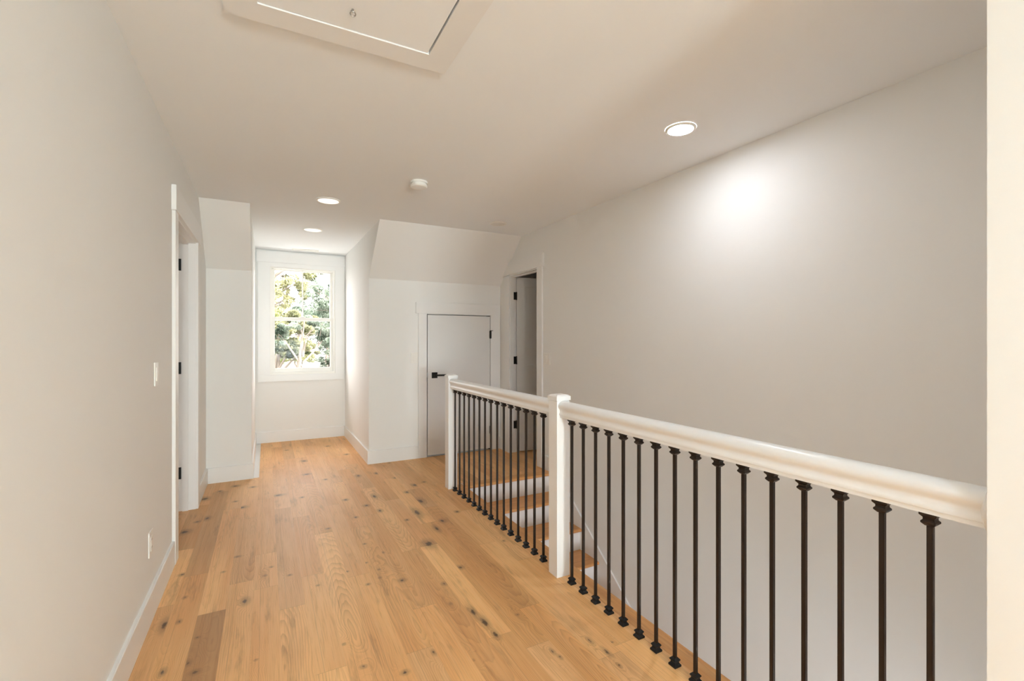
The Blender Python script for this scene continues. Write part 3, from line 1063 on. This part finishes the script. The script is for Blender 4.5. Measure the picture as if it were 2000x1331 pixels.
def tree(x, y, h, r, n, size, m, label, seed, lean=(0, 0), blobs=None, branches=7, tr=0.16):
    t_ = tag(empty('tree', (x, y, GZ)), label, 'tree', 'trees outside the dormer window')
    rg = random.Random(seed)
    top = (x + lean[0], y + lean[1], GZ + h)
    bm = BM()
    pts = [(x + lean[0] * s + 0.15 * math.sin(s * 5 + seed), y + lean[1] * s, GZ + h * s) for s in np.linspace(0, 0.9, 9)]
    tube(bm, pts, [tr * (1 - 0.75 * s) for s in np.linspace(0, 1, 9)], 10)
    if blobs is None:
        blobs = []
        for i in range(14):
            a = rg.uniform(0, 6.28)
            rr = rg.uniform(0.1, 0.75) * r
            blobs.append((top[0] + rr * math.cos(a), top[1] + rr * math.sin(a), GZ + h * rg.uniform(0.50, 0.98), r * rg.uniform(0.28, 0.5)))
    for (bx, by, bz, br) in blobs[:branches]:
        s = min(0.8, max(0.3, (bz - GZ) / h - 0.22))
        p0 = Vector((x + lean[0] * s, y + lean[1] * s, GZ + h * s))
        p1 = Vector((bx, by, bz))
        mid = (p0 + p1) / 2 + Vector((rg.uniform(-.2, .2), 0, rg.uniform(-.1, .35)))
        tube(bm, [p0, mid, p1], [tr * .38, tr * .25, tr * .08], 7)
        for q in range(4):
            e = p1 + Vector((rg.uniform(-1, 1), rg.uniform(-1, 1), rg.uniform(-.5, .7))) * br
            tube(bm, [mid, (mid + e) / 2 + Vector((0, 0, .08)), e], [tr * .15, tr * .1, tr * .04], 5)
    finish('trunk', bm, M_bark, t_)
    leaf_cloud('foliage', blobs, int(n * 2.4), size * 0.58, m, t_, seed)
    return t_


bm = BM()  # unseen porch slope, added to bounce light up into the dormer
prism(bm, [(6.82, 0.30), (6.82, 0.22), (9.2, -0.62), (9.2, -0.54)], 'X', -3.5, 5.0)
for i in range(21):
    box(bm, -3.4 + i * 0.41, -3.375 + i * 0.41, 6.83, 6.84, 0.30, 0.32)
M_reflector = mat('painted_metal_roof', (0.84, 0.83, 0.82), 0.5, var=0.03)
struct(finish('roof', bm, M_reflector), 'added unseen pale reflector sloping away below the dormer, bounces light in')
ground = struct(boxes('ground', [(-60, 80, 6.9, 120, GZ - .2, GZ)], M_grass), 'pale green lawn far below the dormer window')
tree(2.9, 17.0, 9.0, 2.6, 7000, 0.10, M_leafA, 'yellow-green leafy tree filling the upper right of the window', 3,
     blobs=[(2.3, 16.6, 4.1, .75), (1.7, 17.2, 4.9, .8), (2.9, 17.4, 4.6, .9), (1.9, 16.8, 3.6, .45), (2.6, 17.0, 3.2, .45), (3.3, 16.5, 3.6, .8), (1.3, 17.0, 4.6, .6)])
tree(-1.8, 15.0, 9.0, 2.4, 6000, 0.09, M_leafC, 'olive-green tree whose branches reach in from the left', 5,
     blobs=[(0.3, 14.8, 3.1, .42), (0.75, 15.0, 2.95, .35), (-0.5, 15, 3.9, 1.0), (0.2, 15.3, 4.2, .6), (0.95, 15.1, 3.75, .4), (-0.4, 15.0, 2.4, .7), (0.55, 15.0, 2.55, .22)])
tree(5.0, 30, 8.8, 3.2, 8000, 0.12, M_leafB, 'blue-green tree standing farther off behind the yellow-green one', 8,
     blobs=[(3.3, 30, 3.6, 1.2), (2.6, 30, 2.3, .75), (4.0, 30, 1.9, 1.1), (3.2, 29.8, .9, .65), (4.9, 30, 3.4, 1.3), (2.7, 30, 4.2, .8)])
tree(0.4, 25, 6.5, 2.4, 7000, 0.12, M_leafC, 'broad pale green tree low in the middle of the window', 12,
     blobs=[(0.8, 24.6, 2.2, .75), (1.6, 24.6, 1.9, .7), (0.2, 24.6, 1.4, .9), (1.2, 24.6, 1.1, .6), (1.9, 24.6, .9, .5)])
tree(1.35, 21, 6.0, 1.5, 3000, 0.10, M_leafB, 'slim young tree with a bare forked limb low in the window', 21,
     blobs=[(1.9, 21, 1.95, .35), (2.3, 21, 1.7, .45), (0.5, 21, 1.5, .35), (0.9, 21, 2.0, .3)], tr=.12)
for i, (tx, ty, th_, tm) in enumerate(((0.4, 33, 6.1, M_leafA), (2.4, 41, 6.9, M_leafC), (4.0, 34, 6.3, M_leafB))):
    tree(tx, ty, th_, 1.5, 5000, 0.13, tm, ('rounded yellow-green tree low at the left of the window view', 'rounded olive tree low in the middle of the window view',
                                           'rounded blue-green tree low at the right of the window view')[i], 70 + i, tr=.18)
for i in range(9):
    tree(-10 + i * 5.2, 52 + (i % 3) * 7, 7.5 + (i % 4), 3.0, 3500, 0.20, (M_leafB, M_leafA, M_leafC)[i % 3],
         'distant hazy tree in the belt beyond the lawn', 40 + i, tr=.25)
